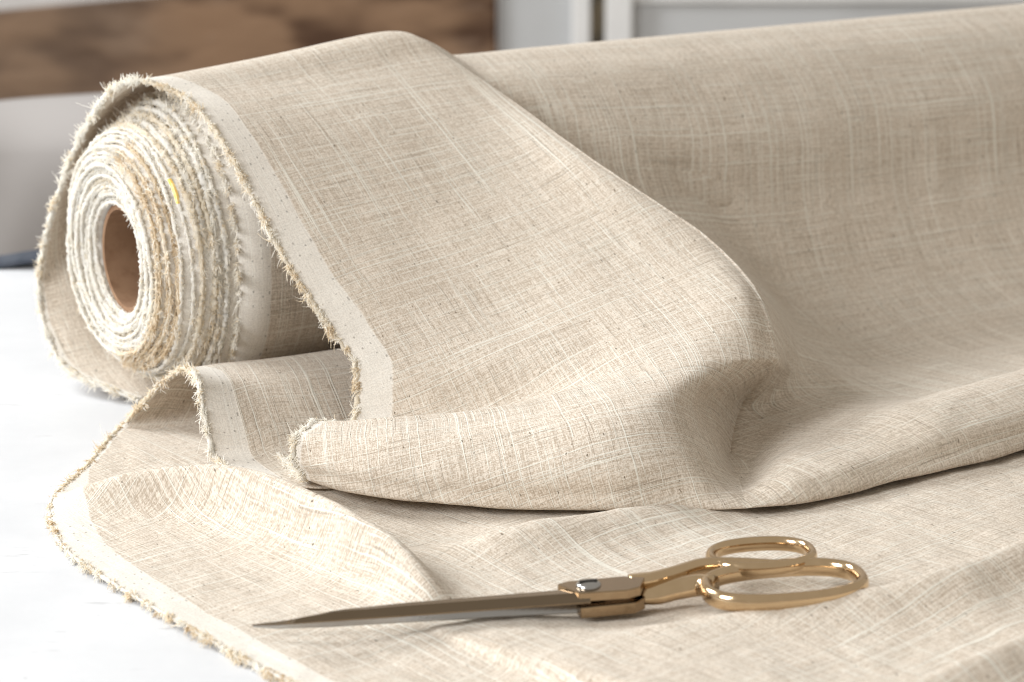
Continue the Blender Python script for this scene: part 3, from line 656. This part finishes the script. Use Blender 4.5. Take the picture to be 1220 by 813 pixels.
# finger loops: closed sweeps round the loop's centre line
def loop_path(cx, cy, rx, ry, h, tilt=0, pw=2.3, n=72, hz=0.0):
    c = loc_px(cx, cy, h); xr = (loc_px(cx + rx, cy, h) - loc_px(cx - rx, cy, h))[0] / 2; yr = (loc_px(cx, cy - ry, h) - loc_px(cx, cy + ry, h))[1] / 2
    th = np.linspace(0, 2 * math.pi, n, endpoint=False); x = np.sign(np.cos(th)) * abs(np.cos(th)) ** (2 / pw) * xr; y = np.sign(np.sin(th)) * abs(np.sin(th)) ** (2 / pw) * yr
    ct, s_ = math.cos(tilt), math.sin(tilt)
    return np.stack([c[0] + x * ct - y * s_, c[1] + x * s_ + y * ct, np.full(n, h) + hz * (x / xr)], 1), c, xr, yr
p1, c1, xr1, yr1 = loop_path(907, 663, 62, 15.5, .0015)
h1 = tube('handle_ring', p1, .0021, .0031, GOLD, sc, True, pw=2.2)
p2, c2, xr2, yr2 = loop_path(934, 697, 96, 20.5, .0, tilt=.03, pw=2.5)
h2 = tube('handle_ring', p2, .0026, .0038, GOLD, sc, True, pw=2.2)
# shanks joining block and loop
s1 = interp([loc_px(750, 693, .0018), loc_px(778, 690, .0018), loc_px(806, 683, .0018), loc_px(840, 674, .0018), loc_px(880, 674, .0016), loc_px(930, 677, .0015)], 8)
rr = np.interp(np.linspace(0, 1, len(s1)), [0, .15, .4, .7, 1], [.0038, .0036, .0030, .0026, .0020])
tube('shank', s1, rr, np.interp(np.linspace(0, 1, len(s1)), [0, .3, 1], [.0027, .0030, .0034]), GOLD, sc)
s2 = interp([loc_px(754, 712, -.0035), loc_px(780, 708, -.003), loc_px(806, 701, -.0022), loc_px(832, 697, -.0012), loc_px(848, 699, -.0005)], 8)
rr = np.interp(np.linspace(0, 1, len(s2)), [0, .25, .55, 1], [.0042, .0060, .0066, .0052])
tube('shank', s2, rr, np.interp(np.linspace(0, 1, len(s2)), [0, .3, 1], [.0028, .0042, .0046]), GOLD, sc, pw=2.0)

# ================================================================== background
def at_y(px, py, Y):
    d = ray(px, py); return C0 + d * (Y / d[1])
YB = 3.8
def bx(px, Y): return at_y(px, 60, Y)[0]
def bz(py, Y): return at_y(610, py, Y)[2]
k = NT('weathered_wood'); tcw = k.n('ShaderNodeTexCoord'); mpw = k.n('ShaderNodeMapping'); mpw.inputs['Scale'].default_value = (1.0, 1.0, 2.6); k.link(tcw.outputs['Object'], mpw.inputs[0])
w1 = k.noise(mpw.outputs[0], 6.5, 2, 0.5); w2 = k.noise(mpw.outputs[0], 9, 2, 0.5); w3 = k.noise(mpw.outputs[0], 1.4, 2)
cw = k.mix(k.ramp(w1, .38, .62), (0.075, 0.036, 0.018), (0.24, 0.145, 0.085)); cw = k.mix(k.ramp(w2, .55, .75, 0, .45), cw, (0.29, 0.20, 0.14)); cw = k.mix(k.ramp(w3, .45, .65, 0, .5), cw, (0.17, 0.12, 0.085))
k.link(cw, k.p.inputs['Base Color']); k.p.inputs['Roughness'].default_value = .9
bpw = k.n('ShaderNodeBump'); bpw.inputs['Distance'].default_value = .02; bpw.inputs['Strength'].default_value = .6; k.link(w1, bpw.inputs['Height']); k.link(bpw.outputs[0], k.p.inputs['Normal'])
WOOD = k.m
PALE = simple('pale_wall_paint', (0.72, 0.69, 0.67), 0.9, vscale=3)
wl = box('wall', -3, 3, YB + .3, YB + .4, -.76, 1.6, PALE, bevel=0); wl['kind'] = 'structure'
beam = thing('wooden_board_wall', 'dark brown weathered wooden boards behind the roll end', 'boards', (bx(300, YB), YB, -.76))
zt = bz(0, YB)
def slab(name, pts, y0, y1, mat, parent):   # polygon in x,z extruded in depth
    import bmesh
    bm = bmesh.new(); a = [bm.verts.new((x, y0, z)) for x, z in pts]; b = [bm.verts.new((x, y1, z)) for x, z in pts]
    bm.faces.new(a); bm.faces.new(b[::-1]); n = len(pts)
    for i in range(n): bm.faces.new((a[i], b[i], b[(i+1) % n], a[(i+1) % n]))
    bmesh.ops.recalc_face_normals(bm, faces=bm.faces[:]); bmesh.ops.bevel(bm, geom=bm.edges[:], offset=.006, segments=2, affect='EDGES')
    me = bpy.data.meshes.new(name); bm.to_mesh(me); bm.free(); me.materials.append(mat)
    o = link(bpy.data.objects.new(name, me), parent); o.location = -Vector(parent.location); return o
def P2(px, py, Y): p = at_y(px, py, Y); return (p[0], p[2])
slab('board', [P2(-160, 31, YB), P2(-160, 150, YB), P2(592, 150, YB), P2(592, -40, YB)], YB, YB + .05, WOOD, beam)
slab('board', [P2(-160, 152, YB), P2(-160, 420, YB), P2(592, 420, YB), P2(592, 152, YB)], YB + .006, YB + .05, WOOD, beam)
slab('board', [P2(-160, 422, YB), (P2(-160, 422, YB)[0], -.76), (P2(592, 422, YB)[0], -.76), P2(592, 422, YB)], YB, YB + .05, WOOD, beam)
GREY = simple('grey_panel_paint', (0.55, 0.56, 0.57), 0.6, vscale=3); WHITE = simple('white_frame_paint', (0.80, 0.80, 0.80), 0.5, vscale=6)
cab = thing('cabinet', 'white framed cabinet with grey panels behind the roll', 'cabinet', (bx(900, YB), YB, -.76))
def P3(name, x0, x1, y0, y1, dy, mat):
    xa, za = P2(x0, y0, YB); xb, zb = P2(x1, y1, YB)
    o = box(name, xa, xb, YB + dy, YB + dy + .03, -.76 if y1 > 300 else zb, za, mat, cab, bevel=.003); o.location = -Vector(cab.location)
P3('panel', 594, 682, -60, 400, .02, GREY); P3('post', 682, 700, -60, 400, -.01, WHITE); P3('post', 722, 748, -60, 400, -.01, WHITE)
P3('panel', 748, 1400, 6, 400, .02, GREY); P3('rail', 748, 1400, -60, 5, .01, WHITE)
INS = simple('shelf_content', (0.48, 0.40, 0.28), .8, var=(0.06, 0.09, 0.10), vscale=9); P3('back_panel', 700, 722, -60, 400, .06, INS)
# grey upholstered piece beyond the table
YS = 1.95
k = NT('mauve_grey_upholstery'); tcu = k.n('ShaderNodeTexCoord'); nu = k.noise(tcu.outputs['Object'], 6, 3)
k.link(k.mix(nu, (0.27, 0.25, 0.24), (0.33, 0.31, 0.298)), k.p.inputs['Base Color']); k.p.inputs['Roughness'].default_value = .95; UPH = k.m
sofa = thing('sofa', 'mauve grey upholstered sofa back beyond the far edge of the table', 'sofa', (at_y(0, 120, YS)[0], YS, -.76))
nx, nz = 90, 40; V = []
x0, x1 = at_y(-260, 120, YS)[0], at_y(215, 120, YS)[0]
zl = at_y(0, 134, YS)[2]; zr = at_y(120, 122, YS)[2]; xa, xb = at_y(0, 126, YS)[0], at_y(120, 112, YS)[0]
for i in range(nx):
    x = x0 + (x1 - x0) * i / (nx - 1); zt_ = zl + (zr - zl) * (x - xa) / (xb - xa)
    for j in range(nz):
        f = j / (nz - 1)
        if f < .5: g = f / .5; z = -.76 + (zt_ - .04 + .76) * g; y = YS
        elif f < .75: g = (f - .5) / .25 * math.pi / 2; z = zt_ - .04 + .04 * math.sin(g); y = YS + .06 * math.sin(g / 2) ** 2 * 2 * .5 + .03 * (1 - math.cos(g))
        else: g = (f - .75) / .25; z = zt_ - .5 * g; y = YS + .06 + .015 * math.sin(g * 3.14)
        fold = .030 * math.sin(x * 27 + z * 7) * math.exp(-((z - zt_ + .12) / .12) ** 2) + .016 * math.sin(x * 53 - z * 14) * math.exp(-((z - zt_ + .15) / .09) ** 2)
        V.append((x - sofa.location.x, y + fold * (f < .75) - YS - .45 * min(.3, zt_ - z) * (f < .75), z + .76))
mesh_obj('backrest', V, grid_faces(nx, nz).tolist(), UPH, sofa)
NAVY = simple('navy_fabric', (0.02, 0.028, 0.045), .9, var=(0.07, 0.08, 0.10), vscale=30)
zn = at_y(20, 301, 1.6)[2]
V, F = sweep(np.array([[x, 0, .003 * math.sin(x * 60)] for x in np.linspace(-.35, .2, 40)]), .014, .0028, pw=3)
nv = mesh_obj('navy_cloth', V, F, NAVY); nv.location = (-.22, 1.535, .0035); tag(nv, 'narrow dark navy strip of cloth along the far table edge', 'cloth strip')
